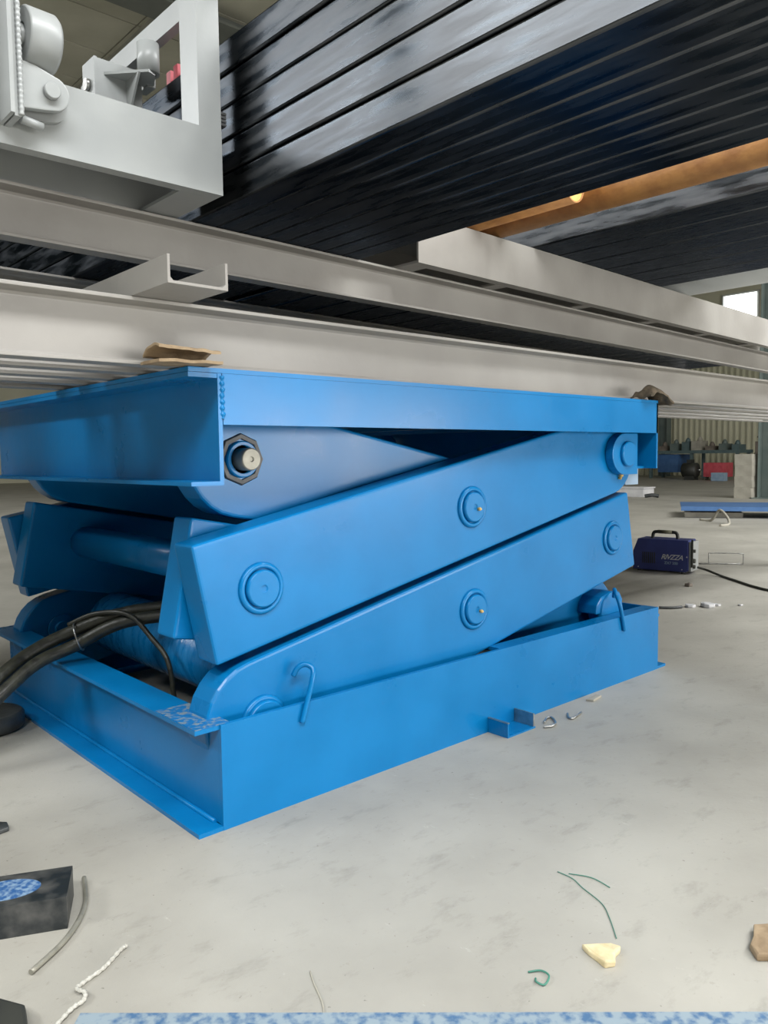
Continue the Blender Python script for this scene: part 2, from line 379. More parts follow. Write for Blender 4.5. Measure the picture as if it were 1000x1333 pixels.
def pin(parent, x, z, yf, s, r=0.046, nip=True, head=0.016):
    """pin head on the arm face at y = yf, facing direction s along Y"""
    d = (0, s, 0)
    ring = MB(); ring.lathe([(0.062, -0.002), (0.064, 0.003), (0.060, 0.008), (0.053, 0.0095), (0.049, 0.006), (0.049, -0.002)], (x, yf, z), d, 36)
    ring = ring.build('pin_collar', 'blue', parent)
    MB().lathe([(r-0.003, -0.002), (r, 0.0), (r, head-0.004), (r-0.004, head), (0.010, head), (0.008, head-0.004), (0.0, head-0.004)], (x, yf, z), d, 36).build('pin', 'blue', parent)
    if nip:
        MB().lathe([(0.0045, head-0.003), (0.0045, head+0.004), (0.006, head+0.006), (0.003, head+0.012)], (x+0.012, yf, z-0.006), d, 10).build('grease_nipple', 'yellow', parent)
def rounded_arm(p, q, rp, rq, y0, y1):
    mb = MB(); mb.prism(arm_outline(p, q, rp, rq), 'Y', y0, y1)
    return mb
for side in (0, 1):
    def Y(a, b):
        return (a, b) if side == 0 else (LW-b, LW-a)
    s = -1 if side == 0 else 1
    yf = 0.055 if side == 0 else LW-0.055
    def mk(p, q, rp, rq, y):
        mb = MB(); mb.prism(arm_outline(p, q, rp, rq), 'Y', y[0], y[1]); mb._bev(list(mb.bm.faces), 0.009, 3, 0.6)
        return mb.build('scissor_arm', 'blue', lift)
    lo = mk((XL_-0.012, zlow-0.003), (XR_-0.004, zmid-0.004), True, False, Y(0.055, 0.145))
    uo = mk((XL_, zmid+0.004), (XR_-0.012, ztop-0.002), False, True, Y(0.055, 0.145))
    li = mk((XL_, zmid), (XR_+0.02, zlow), False, True, Y(0.157, 0.245))
    ui = mk((XL_+0.018, ztop), (XR_, zmid), True, False, Y(0.157, 0.245))
    pin(lo, 0.925, 0.375, yf, s); pin(lo, XR_-0.008, zmid-0.001, yf, s, nip=False); pin(lo, XL_, zlow-0.01, yf, s, 0.052, False, 0.02)
    pin(uo, XL_+0.002, zmid, yf, s, nip=False); pin(uo, 0.918, 0.691, yf, s)
# pin with nut at the top left, in front of the inner arm
nx, nz_ = XL_+0.018, ztop
hub = MB(); hub.lathe([(0.064, -0.012), (0.066, 0.0), (0.062, 0.006), (0.052, 0.006), (0.050, -0.004)], (nx, 0.157, nz_), (0, -1, 0), 8); hub = hub.build('nut_plate', 'dark_steel', lift)
MB().lathe([(0.046, -0.01), (0.046, 0.010), (0.043, 0.014), (0.036, 0.014), (0.036, 0.0)], (nx, 0.157, nz_), (0, -1, 0), 30).build('lock_washer', 'blue', hub)
MB().lathe([(0.028, -0.01), (0.028, 0.046), (0.025, 0.050), (0.007, 0.050), (0.005, 0.046), (0.0, 0.046)], (nx, 0.157, nz_), (0, -1, 0), 30).build('pin_end', 'wire', hub)
# upper right bracket that holds the arm pin under the platform
bx, bz = 1.768, 0.846
o2 = [(bx+0.088*math.cos(math.pi/2+math.pi*i/14)-0.03, bz+0.077*math.sin(math.pi/2+math.pi*i/14)) for i in range(15)]
o2 += [(bx+0.055, bz-0.077), (bx+0.055, bz+0.077)]
bk = MB(); bk.prism(o2, 'Y', 0.022, 0.054); bk._bev(list(bk.bm.faces), 0.003, 2, 0.6); bk = bk.build('pin_bracket', 'blue', lift)
MB().lathe([(0.047, -0.002), (0.047, 0.010), (0.043, 0.013), (0.0, 0.013)], (bx-0.02, 0.022, bz), (0, -1, 0), 32).build('pin', 'blue', bk)
MB().box(1.800, 1.8925, 0.06, 0.075, ZB-0.062, ZB-0.001, 0.002).build('stop_plate', 'pale_blue', lift)
MB().lathe([(0.006, 0), (0.006, 0.012), (0.009, 0.014), (0.004, 0.026)], (1.745, 0.05, 0.752), (0, -0.4, 1), 10).build('grease_nipple', 'yellow', lift)
# roller and axle at the lower right
MB().lathe([(0.070, 0), (0.074, 0.004), (0.074, 0.055), (0.070, 0.06)], (XR_+0.02, 0.068, HB-0.012+0.015), (0, 1, 0), 32).build('roller', 'blue', lift)
rb = MB(); rb.prism([(1.63, 0.25), (1.80, 0.25), (1.815, 0.285), (1.79, 0.318), (1.735, 0.326), (1.665, 0.312), (1.635, 0.285)], 'Y', 0.075, 0.20); rb._bev(list(rb.bm.faces), 0.006, 2, 0.5); rb.build('roller_guard', 'blue', lift)
# cross tubes
MB().cyl((0.20, 0.245, 0.555), (0, 1, 0), 0.055, LW-0.49, 32).build('cross_tube', 'blue', lift)
ct = MB().lathe([(0.105, 0), (0.105, LW-0.49)], (0.30, 0.245, 0.255), (0, 1, 0), 40); ct = ct.build('torsion_tube', 'blue_wrap', lift)
for k in range(5):
    MB().torus((0.30, 0.262+0.013*k, 0.255), (0, 1, 0), 0.106, 0.008, 36, 6).build('weld_bead', 'blue_wrap', ct)
cyl = MB().cyl((0.45, 0.75, 0.20), (1, 0, 0.25), 0.07, 0.75, 32, 0.006).build('hydraulic_cylinder', 'blue', lift)
MB().cyl((1.17, 0.75, 0.38), (1, 0, 0.25), 0.035, 0.3, 24).build('piston_rod', 'bare', cyl)
# pin inside the far side arm, seen from within
MB().lathe([(0.05, 0), (0.05, 0.012), (0.03, 0.014), (0.03, 0.03), (0.0, 0.03)], (XL_-0.012, LW-0.145, zlow+0.02), (0, -1, 0), 24).build('pin', 'blue', lift)
# wire hooks over the side rail
MB().tube([(0.222, -0.006, 0.200), (0.236, -0.007, 0.245), (0.254, -0.007, 0.300), (0.262, 0.0, 0.325), (0.252, 0.016, 0.336), (0.236, 0.028, 0.328), (0.228, 0.036, 0.308)], 0.0068, 10, 5).build('wire_hook', 'blue', lift)
MB().tube([(1.692, -0.006, 0.195), (1.680, -0.007, 0.235), (1.662, -0.006, 0.290), (1.658, 0.006, 0.328), (1.672, 0.024, 0.346), (1.692, 0.036, 0.335), (1.698, 0.042, 0.312)], 0.0075, 10, 5).build('wire_hook', 'blue', lift)
# lug at the foot of the side rail
lg = MB().box(0.925, 1.06, -0.078, -0.0005, 0, 0.005).box(0.925, 0.931, -0.078, -0.0005, 0.005, 0.044).build('foot_lug', 'blue', lift)
MB().box(1.052, 1.058, -0.076, -0.001, 0.0052, 0.046).build('lug_ear', 'bare', lg)
MB().box(0.924, 0.932, -0.079, -0.001, 0.0442, 0.047).build('cut_edge', 'bare', lg)

# ------------------------------------------------------------------ hoses
def hose(path, r, label, name='hydraulic_hose', m='rubber', cat='hose', grp=None):
    org = path[0]; o = MB().tube(path, r, 12, 8).build(name, m, None, org); return tag(o, label, cat, grp)
upper_hose = hose([(-2.2, 1.05, 0.0198), (-1.4, 0.90, 0.0198), (-0.95, 0.83, 0.0198), (-0.62, 0.80, 0.03), (-0.42, 0.79, 0.10), (-0.26, 0.80, 0.225), (-0.15, 0.83, 0.285), (-0.04, 0.82, 0.330), (0.08, 0.74, 0.382), (0.22, 0.64, 0.405), (0.40, 0.60, 0.40)], 0.0195, 'thick black hydraulic hose arching over the low blue end rail, upper of the pair', grp='hydraulic hoses')
hose([(-2.2, 0.98, 0.0193), (-1.4, 0.84, 0.0193), (-0.95, 0.775, 0.0193), (-0.62, 0.752, 0.026), (-0.42, 0.748, 0.077), (-0.26, 0.763, 0.192), (-0.14, 0.79, 0.2645), (-0.03, 0.784, 0.300), (0.08, 0.70, 0.3645), (0.22, 0.60, 0.385), (0.40, 0.555, 0.385)], 0.019, 'thick black hydraulic hose lying against the other hose, lower of the pair', grp='hydraulic hoses')
hose([(-0.03, 0.826, 0.356), (0.03, 0.765, 0.390), (0.088, 0.668, 0.392), (0.13, 0.61, 0.325), (0.15, 0.55, 0.262), (0.155, 0.525, 0.14), (0.165, 0.52, 0.015)], 0.0075, 'thin black hose looping down behind the blue end rail', 'thin_hose')
MB().torus((-0.012, 0.795, 0.322), (1, -0.55, 0.35), 0.042, 0.0028, 28, 6).build('cable_tie', 'bare', upper_hose, (-2.2, 1.05, 0.0198))

# ------------------------------------------------------------------ steel channels over the platform
def channel(name, x0, x1, y, z0, z1, label, m='beam', grp=None, fl=0.053, rz=0.0, cat='beam'):
    """C-channel along X, flanges pointing to -Y; y is the flange front"""
    c = (x0+x1)/2; mb = MB(); t = 0.008
    pts = [(0, z0), (fl, z0), (fl, z1), (0, z1), (0, z1-t), (fl-0.012, z1-t-0.003), (fl-0.007, z1-t-0.009), (fl-0.007, z0+t+0.009), (fl-0.012, z0+t+0.003), (0, z0+t)]
    mb.prism([(p[0], p[1]-z0) for p in pts], 'X', x0-c, x1-c, 0.0015)
    o = mb.build(name, m); o.location = (c, y, z0); o.rotation_euler = (0, 0, rz)
    return tag(o, label, cat, grp)
Z1 = 1.0475; Z1T = 1.187
channel('steel_channel', -0.75, 4.7, 0.03, Z1, Z1T, 'long grey steel channel lying along the front edge of the blue platform')
for k, y in enumerate((0.19, 0.36, 0.53, 0.70)):
    channel('steel_channel', -0.75, 4.7, y, Z1, Z1T, 'grey steel channel on the blue platform, %s behind the front one' % ('next', 'second', 'third', 'fourth')[k], grp='channels lying on the lift platform')
Z2, Z2T = 1.382, 1.510
RZ = math.radians(2.6)
channel('steel_channel', -0.92, 5.35, 0.572, Z2, Z2T, 'grey steel channel carrying the stacked tubes, high above the platform', rz=RZ)
channel('steel_channel', -0.92, 5.35, 1.45, Z2, Z2T, 'grey steel channel in the dark under the tubes, behind the carrying channel', rz=RZ)
# short upturned channel across
uc = MB(); uz = Z1T+0.0005; t = 0.006
uc.prism([(-0.163, uz), (-0.030, uz), (-0.030, uz+0.055), (-0.036, uz+0.055), (-0.036, uz+t+0.006), (-0.042, uz+t), (-0.151, uz+t), (-0.157, uz+t+0.006), (-0.157, uz+0.055), (-0.163, uz+0.055)], 'Y', -0.13, 0.72, 0.001)
tag(uc.build('channel_offcut', 'beam', None, (-0.1, -0.13, uz)), 'short upturned grey channel lying across the long channels, open end showing', 'channel')
# stands that carry the upper channels
for x, y, lab in ((-0.86, 0.5, 'left'), (5.2, 0.80, 'right')):
    st = thing('trestle', (x, y, 0), 'grey steel trestle under the %s ends of the carrying channels' % ('near' if x < 0 else 'far'), 'trestle')
    MB().box(x-0.05, x+0.05, y-0.35, y+(0.95 if x < 0 else 0.06), Z2-0.08, Z2-0.002, 0.004).build('top_beam', 'grey', st, (x, y, 0))
    for yy in ((y-0.02, y+0.85) if x < 0 else (y-0.3, y-0.02)):
        MB().box(x-0.04, x+0.04, yy-0.04, yy+0.04, 0, Z2-0.081, 0.003).build('leg', 'grey', st, (x, y, 0))

# ------------------------------------------------------------------ ladder beam with cross bars, to the right
lx, ly, lz = 1.052, 0.41, Z2T+0.0005
lad = thing('ladder_beam', (lx, ly, lz), 'pale grey ladder beam with open bays beneath, carrying the farther tubes', 'beam', None, RZ)
LL = 4.2; LH = 0.165
def lp(mb, name, m='beam'): return mb.build(name, m, lad)
lp(MB().box(0, LL, 0, 0.008, 0, LH, 0.003), 'front_plate')
lp(MB().box(0.001, LL, 0.0085, 0.042, 0, 0.008, 0.001), 'bottom_lip')
lp(MB().box(0, LL, 0.392, 0.40, 0, LH, 0.003), 'back_plate')
lp(MB().box(0.001, LL, 0.0085, 0.3915, LH-0.008, LH-0.0005), 'top_plate')
lp(MB().box(0.001, 0.085, 0.0425, 0.3915, 0, 0.008, 0.001), 'end_strip')
for k in range(6):
    lp(MB().box(0.49+0.64*k, 0.56+0.64*k, 0.0425, 0.3915, 0, 0.008, 0.001), 'cross_bar')

# ------------------------------------------------------------------ the tube stacks
def square_tube(name, x, z, wd, ht, y0, y1, label, grp, proto=[None, {}]):
    key = (wd, ht, y0, y1)
    if key not in proto[1]:
        mb = MB(); t = 0.005; L = y1-y0; r = 0.006
        def loop(h, v, y):
            pts = []
            for cx, cz, a0 in ((h-r, v-r, 0), (-h+r, v-r, 90), (-h+r, -v+r, 180), (h-r, -v+r, 270)):
                for i in range(4):
                    a = math.radians(a0+30*i); pts.append((cx+r*math.cos(a), y, cz+r*math.sin(a)))
            return [mb.bm.verts.new(p) for p in pts]
        o0, o1 = loop(wd/2, ht/2, 0), loop(wd/2, ht/2, L); i0, i1 = loop(wd/2-t, ht/2-t, 0), loop(wd/2-t, ht/2-t, L)
        n = len(o0)
        for i in range(n):
            j = (i+1) % n
            f = mb.bm.faces.new((o0[i], o0[j], o1[j], o1[i])); f.smooth = i % 4 != 3
            mb.bm.faces.new((i0[j], i0[i], i1[i], i1[j]))
            mb.bm.faces.new((o0[j], o0[i], i0[i], i0[j])); mb.bm.faces.new((o1[i], o1[j], i1[j], i1[i]))
        bmesh.ops.recalc_face_normals(mb.bm, faces=list(mb.bm.faces))
        o = mb.build(name, 'black'); proto[1][key] = o.data
    else:
        o = bpy.data.objects.new(name, proto[1][key]); COL.objects.link(o)
    o.location = (x+wd/2, y0, z+ht/2)
    return tag(o, label, 'tube', grp)
TW, TP = 0.080, 0.0805
ordn = ['lowest', 'second lowest', 'middle', 'second highest', 'topmost']
nth = ['', 'second', 'third', 'fourth', 'fifth', 'sixth', 'seventh', 'eighth']
rs = random.Random(11)
zrow = [Z2T+0.0012+0.0835*r for r in range(5)]
for c in range(8):
    for r in range(5):
        if c == 0: lab = 'shiny black square steel tube on the stack side by the grey post, %s course' % ordn[r]
        elif r == 0: lab = 'black square tube in the bottom layer of the stack, %s from the grey post' % nth[c]
        elif c == 7: lab = 'black square tube on the stack side above the orange pipes, %s course' % ordn[r]
        elif c == 1: lab = 'black square steel tube just behind the shiny outer ones, %s course' % ordn[r]
        else: continue
        jx = rs.uniform(-0.004, 0.004) if (r and c == 0) else 0
        square_tube('square_tube', 0.232+TP*c+jx+(0.0045 if c else 0)*(r > 0), zrow[r], TW, TW, -2.3, 3.7, lab, 'square tubes stacked beside the grey post')
# spacer strips between courses
for r in range(4):
    for yk in (-1.6, 0.6, 2.6):
        zz = zrow[r]+TW+0.0004
        o = MB().box(0.25, 0.86, yk, yk+0.03, zz, zz+0.0027).build('packing_strip', 'dark_steel', None, (0.25, yk, zz)); tag(o, 'thin steel packing strip above the %s course of black tubes, %s' % (ordn[r], {-1.6: 'at the free ends', 0.6: 'by the grey post', 2.6: 'behind the ladder beam'}[yk]), 'strip', 'packing strips in the tube stack')
Z3T = lz+LH+0.001
for c in range(6):
    for r in range(2):
        lab = 'wide black steel tube of the farther stack, %s from the orange pipes, %s course' % (('first', 'second', 'third', 'fourth', 'fifth', 'sixth')[c], ('bottom', 'upper')[r])
        square_tube('flat_tube', 1.735+0.186*c, Z3T+0.103*r, 0.182, 0.10, -1.7, 4.3, lab, 'flat tubes on the ladder beam')
def pipe(x, y0, y1, r, label):
    z = Z3T+r
    p = thing('pipe', (x, y0, z-r), label, 'pipe')
    MB().lathe([(r-0.004, 0.006), (r-0.004, 0), (r, 0), (r, y1-y0), (r-0.004, y1-y0), (r-0.004, y1-y0-0.006)], (0, 0, r), (0, 1, 0), 28, False, False).build('barrel', 'rust', p)
    MB().cyl((0, 0.004, r), (0, 1, 0), r-0.0042, 0.01, 28).build('end_plug', 'yellow', p)
    return p
pipe(1.375, 0.0, 0.95, 0.052, 'rusty orange pipe ending in a bright yellow cut face above the ladder beam')
pipe(1.515, -1.9, 0.98, 0.052, 'long rusty orange pipe running between the two black tube stacks')
g = MB().lathe([(0.27, 0.03), (0.27, 0), (0.28, 0), (0.28, 5.0), (0.27, 5.0), (0.27, 4.97)], (3.145, -1.0, Z3T+0.28), (0, 1, 0), 56, False, False)
tag(g.build('pipe', 'grey', None, (3.145, -1.0, Z3T)), 'thick pale grey pipe beside the farther black tubes', 'pipe')
for c in range(23):  # tubes added as dark fill for the gap under the carrying channel
    square_tube('flat_tube', 0.93+0.186*c, Z2T+0.001, 0.182, 0.10, 1.06, 5.2, 'black flat steel tube added to darken the gap behind the ladder beam', 'flat tubes added to darken the gap behind the ladder beam')

# ------------------------------------------------------------------ grey rack frame at the upper left
FX, FY, FZ = 0.188, 0.24, 1.5125
fr = thing('rack_frame', (0, 0, 0), 'light grey painted steel rack frame holding the tube stack, with a square post', 'rack')
G = 'grey'
MB().box(-1.05, FX, FY, FY+0.008, FZ, FZ+0.157, 0.003).build('cross_beam', G, fr)
MB().box(-1.05, FX-0.001, FY+0.0085, FY+0.26, FZ+0.149, FZ+0.1565, 0.002).build('beam_top_plate', G, fr)
MB().box(-1.05, FX-0.001, FY+0.0085, FY+0.035, FZ, FZ+0.008, 0.001).build('beam_lip', G, fr)
MB().box(0.085, FX-0.001, FY+0.0355, FY+0.26, FZ, FZ+0.008, 0.001).build('beam_end_strip', G, fr)
MB().box(-1.05, FX, FY+0.2605, FY+0.268, FZ, FZ+0.157, 0.002).build('beam_back_plate', G, fr)
MB().box(0.125, FX, FY+0.001, FY+0.085, FZ+0.1575, 3.0, 0.004).build('post', G, fr)
MB().box(0.199, 0.226, -1.6, FY+0.9, 2.03, 2.09, 0.004).build('top_rail', G, fr)
MB().box(0.1885, 0.1985, FY+0.01, FY+0.07, 2.035, 2.085).build('rail_bracket', G, fr)
MB().box(-1.05, -0.97, FY+0.02, FY+0.10, 0, FZ-0.001, 0.004).build('leg', G, fr)
MB().box(-1.05, -0.97, FY+0.15, FY+0.23, 0, FZ-0.001, 0.004).build('leg', G, fr)
# small stepped shims by the post foot
for k in range(4):
    MB().box(FX+0.002, FX+0.018, FY+0.005, FY+0.03, FZ+0.176+k*0.009, FZ+0.182+k*0.009).build('shim_washer', 'bare', fr)
# hinge bracket behind the beam
hb = thing('hinge_bracket', (0.03, 0.62, FZ+0.1575), 'grey gusseted hinge bracket with a short upright tube, behind the rack beam', 'bracket')
hz = (0.03, 0.62, FZ+0.1575)
MB().box(0.026, 0.034, 0.62, 0.70, hz[2], 1.945, 0.002).build('side_plate', G, hb, hz)
MB().box(0.0345, 0.165, 0.625, 0.633, hz[2], 1.945, 0.002).build('face_plate', G, hb, hz)
gs = MB(); gs.prism([(0.055, 0.6245), (0.20, 0.6245), (0.165, 0.54), (0.14, 0.53)], 'Z', 1.905, 1.912); gs.build('gusset', G, hb, hz)
gs = MB(); gs.prism([(0.6245, 1.9045), (0.545, 1.9045), (0.6245, 1.80)], 'X', 0.118, 0.124); gs.build('gusset', G, hb, hz)
MB().lathe([(0.020, 0.08), (0.030, 0.08), (0.030, 0), (0.020, 0), (0.020, 0.08)], (0.155, 0.56, 1.9125), (0, 0, 1), 24, False, False).build('hinge_tube', G, hb, hz)
MB().box(0.17, 0.195, 0.60, 0.66, 1.90, 2.02, 0.002).build('hinge_leaf', G, hb, hz)
MB().cyl((0.015, 0.66, 1.88), (1, 0, 0), 0.016, 0.012, 16).build('bolt', 'bare', hb, hz)
# red clip behind
rc = thing('red_clip', (0.24, 0.60, zrow[4]+TW), 'small red clips on top of the black tubes behind the post', 'clip')
for k in range(3):
    MB().box(0.245+0.004*k, 0.275, 0.52+0.05*k, 0.545+0.05*k, zrow[4]+TW+0.0005, zrow[4]+TW+0.05, 0.004).build('clip_jaw', 'red', rc, (0.24, 0.60, zrow[4]+TW))
# roller bracket at the very left
rbk = thing('roller_bracket', (-0.33, 0.20, FZ+0.03), 'grey welded bracket with roller and bolted lug on the rack beam', 'bracket')
ro = (-0.33, 0.20, FZ+0.03)
MB().box(-0.345, -0.337, 0.155, 0.239, FZ+0.035, 2.3, 0.002).box(-0.333, -0.320, 0.17, 0.239, FZ+0.035, 2.3, 0.003).build('upright_plate', G, rbk, ro)
MB().box(-0.42, -0.3455, 0.225, 0.239, FZ+0.04, 2.3, 0.003).build('back_plate', G, rbk, ro)
rw = random.Random(5)
MB().tube([(-0.3205, 0.168, FZ+0.037+i*0.011) for i in range(26)], lambda t: 0.0055+0.0009*math.sin(t*160), 8, 3).build('weld_bead', G, rbk, ro)
MB().cyl((-0.319, 0.215, 1.728), (1, 0.06, 0), 0.026, 0.04, 24).build('axle', 'grey', rbk, ro)
rl = MB().lathe([(0.030, 0.012), (0.030, 0.0), (0.058, 0.0), (0.062, 0.004), (0.062, 0.060), (0.056, 0.068), (0.0, 0.068)], (-0.302, 0.215, 1.728), (1, 0.06, 0), 40, False, False).build('roller', G, rbk, ro)
MB().tube([(-0.235, 0.218, 1.735), (-0.222, 0.214, 1.738), (-0.217, 0.212, 1.731), (-0.222, 0.212, 1.724), (-0.235, 0.218, 1.722)], 0.004, 8, 4).build('split_pin', 'bare', rl)
lug = MB(); lc = (-0.248, 1.622)
lo_ = [(-0.3185, 1.672), (-0.3185, 1.575), (-0.262, 1.583)] + [(lc[0]+0.036*math.cos(math.radians(a)), lc[1]+0.036*math.sin(math.radians(a))) for a in range(-70, 66, 15)] + [(-0.285, 1.670)]
lug.prism(lo_, 'Y', 0.19, 0.208); lug._bev(list(lug.bm.faces), 0.003, 2, 0.5); lug = lug.build('lug', G, rbk, ro)
MB().prism([(p[0]*1.0+0.006, p[1]-0.012) for p in lo_], 'Y', 0.222, 0.238).build('lug', G, rbk, ro)
MB().cyl((-0.252, 0.1895, 1.622), (0, -1, 0), 0.017, 0.014, 24, 0.002).build('bolt_head', G, lug, ro)
MB().cyl((-0.31, 0.205, FZ+0.045), (1, 0.1, -0.1), 0.009, 0.045, 14).build('peg', G, rbk, ro)

# ------------------------------------------------------------------ packing on the platform
def crumple(name, org, nx, ny, fn, th, m, label, cat):
    mb = MB(); mb.sheet(nx, ny, fn, th); o = mb.build(name, m, None, org); return tag(o, label, cat)
cb = thing('folded_cardboard', (-0.06, -0.03, ZT+0.001), 'folded piece of brown cardboard between the blue platform corner and channel', 'cardboard')
co = (-0.06, -0.03, ZT+0.001)
def cflap(u, v):
    x = -0.145+0.125*u; yv = 0.026-0.075*v-0.03*u
    return Vector((x, yv, ZT+0.012+0.030*math.sin(math.pi*min(1, v*0.62+0.1))*(1-0.35*u)+0.004*noise.noise(Vector((x*40, yv*40, 0)))))
MB().sheet(14, 10, cflap, 0.005).build('flap', 'card', cb, co)
def cflap2(u, v):
    x = -0.150+0.135*u; yv = 0.027-0.085*v-0.02*u
    return Vector((x, yv, ZT+0.0075+0.002*noise.noise(Vector((x*30, yv*30, 4)))))
MB().sheet(12, 8, cflap2, 0.006).build('flap', 'card', cb, co)
def ragf(u, v):
    x = 1.765+0.17*u; yv = 0.022-0.085*v
    over = max(0, x-1.893)
    h = 0.012+0.040*math.sin(math.pi*min(1, u*1.25))*math.sin(math.pi*(0.15+0.7*v))+0.016*noise.noise(Vector((x*28, yv*34, 2)))
    return Vector((x, yv, max(ZT+0.007, ZT+h) if over == 0 else ZT+0.012-over*0.5+0.008*noise.noise(Vector((x*28, yv*34, 2)))))
crumple('work_glove', (1.83, -0.02, ZT), 22, 14, ragf, 0.006, 'rag', 'crumpled dark brown rag on the far corner of the blue platform', 'rag')

# ------------------------------------------------------------------ welding machine
wm = thing('welding_machine', (4.29, 1.265, 0), 'dark blue portable welding machine with carry handle and white lettering on the floor', 'machine')
wm.rotation_euler = (0, 0, math.atan2(1.062-1.459, 4.324-4.258))
WLn, WD, WH = 0.395, 0.17, 0.235
h = WLn/2
bd = MB(); bd.prism([(-h, 0.012), (h-0.02, 0.012), (h, 0.03), (h-0.004, WH), (-h+0.035, WH), (-h, WH-0.09)], 'Y', 0, WD); bd._bev(list(bd.bm.faces), 0.006, 2, 0.4)
body = bd.build('body', 'navy', wm)
for k in range(7):
    MB().box(-h+0.07+0.014*k, -h+0.077+0.014*k, -0.0012, 0.001, 0.06, 0.14).build('vent_slot', 'plastic', body)
MB().box(h+0.0005, h+0.016, 0.004, WD-0.004, 0.02, WH-0.01, 0.004).build('front_panel', 'grey', wm)
MB().box(h+0.0165, h+0.028, 0.0, 0.012, 0.05, WH+0.008, 0.003).build('panel_guard', 'plastic', wm)
for zz, rr_ in ((0.16, 0.012), (0.09, 0.016), (0.05, 0.014)):
    MB().cyl((h+0.0165, 0.05, zz), (1, 0, 0), rr_, 0.014, 16).build('knob', 'plastic', wm)
hd = MB(); hd.tube([(-0.085, 0.085, WH-0.004), (-0.078, 0.085, WH+0.035), (-0.05, 0.085, WH+0.046), (0.06, 0.085, WH+0.046), (0.088, 0.085, WH+0.035), (0.095, 0.085, WH-0.004)], 0.012, 10, 5)
hn = hd.build('handle', 'plastic', wm)
MB().cyl((-0.045, 0.085, WH+0.046), (1, 0, 0), 0.0135, 0.1, 14).build('grip', 'handle', hn)
for xx in (-h+0.04, h-0.045):
    for yy in (0.025, WD-0.025): MB().cyl((xx, yy, 0), (0, 0, 1), 0.013, 0.014, 12).build('foot', 'plastic', wm)
    MB().cyl((xx, -0.0002, 0.03), (0, -1, 0), 0.004, 0.002, 10).build('screw', 'white', body)
MB().cyl((h-0.012, -0.0002, 0.12), (0, -1, 0), 0.005, 0.002, 10).build('screw', 'white', body)
def text_mesh(txt, size, x, z, parent, name, m, shear=0.3, yy=-0.0008, space=1.0):
    cu = bpy.data.curves.new(name, 'FONT'); cu.body = txt; cu.size = size; cu.shear = shear; cu.extrude = 0.0003; cu.offset = size*0.012; cu.space_character = space
    tmp = bpy.data.objects.new(name+'_tmp', cu); COL.objects.link(tmp)
    dg = bpy.context.evaluated_depsgraph_get(); dg.update()
    me = bpy.data.meshes.new_from_object(tmp.evaluated_get(dg)); bpy.data.objects.remove(tmp)
    me.transform(Matrix.Rotation(math.pi/2, 4, 'X')); me.transform(Matrix.Translation((x, yy, z)))
    me.materials.clear(); me.materials.append(M[m]); o = bpy.data.objects.new(name, me); COL.objects.link(o); o.parent = parent; return o
text_mesh('RIVZZA', 0.050, 0.005, 0.096, body, 'lettering', 'white', 0.35, space=0.86)
text_mesh('ZX7 200', 0.026, 0.03, 0.062, body, 'lettering', 'pale_blue', 0.0)
tag(MB().tube([(4.37, 1.03, 0.05), (4.40, 0.97, 0.03), (4.36, 0.86, 0.009), (4.22, 0.69, 0.008), (4.10, 0.55, 0.008), (4.01, 0.41, 0.008), (3.95, 0.2, 0.008), (4.05, -0.1, 0.008)], 0.0078, 10, 8).build('welding_cable', 'rubber', None, (4.37, 1.03, 0)), 'black cable snaking over the floor from the welding machine', 'cable')
# little wire stand on the floor beside it
ws = MB()
A_ = [(4.84, 1.245), (5.05, 1.03)]
loop = [(4.90, 1.20, 0.006), (4.90, 1.20, 0.075), (4.915, 1.185, 0.085), (5.03, 1.02, 0.085), (5.045, 1.005, 0.075), (5.045, 1.005, 0.006)]
ws.tube(loop, 0.004, 8, 4); ws.tube([(4.86, 1.26, 0.005), (4.90, 1.20, 0.006), (5.045, 1.005, 0.006)], 0.005, 8, 3)
tag(ws.build('wire_stand', 'bare', None, (4.96, 1.1, 0)), 'small bent wire stand on the floor beside the welding machine', 'stand')

# ------------------------------------------------------------------ things lying on the floor
ang = math.atan2(-0.133+0.083, -0.398+0.501)
blk = MB().box(-0.30, 0, -0.0, 0.115, 0, 0.06, 0.0025)
blk.xf(Matrix.Translation((0, -0.0, 0)))
bo = MB().box(-0.30, 0.0, -0.057, 0.057, 0.0, 0.06, 0.0025).build('steel_block', 'block')
blk.bm.free()
bo.location = (-0.378, -0.082, 0); bo.rotation_euler = (0, 0, ang)
tag(bo, 'black rectangular steel block with a blue oval paint stamp on top', 'block')
def rod(name, path, r, m, label, cat, seg=10, sub=6):
    return tag(MB().tube(path, r, seg, sub).build(name, m, None, path[0]), label, cat)
rod('bent_rod', [(-0.319, 0.004, 0.008), (-0.332, -0.035, 0.007), (-0.352, -0.085, 0.006), (-0.385, -0.135, 0.006), (-0.432, -0.182, 0.006), (-0.497, -0.224, 0.006)], 0.0048, 'wire', 'bent grey steel rod on the floor beside the black block', 'rod')
rod('twine', [(-0.350, -0.262, 0.004), (-0.362, -0.268, 0.006), (-0.385, -0.282, 0.004), (-0.408, -0.296, 0.004), (-0.440, -0.306, 0.004), (-0.457, -0.318, 0.006), (-0.452, -0.338, 0.008), (-0.460, -0.352, 0.006), (-0.478, -0.356, 0.005), (-0.503, -0.371, 0.004), (-0.53, -0.39, 0.004)], lambda t: 0.0034+0.0007*math.sin(t*140), 'twine', 'frayed white twine lying on the floor near the bent rod', 'string', 8, 8)
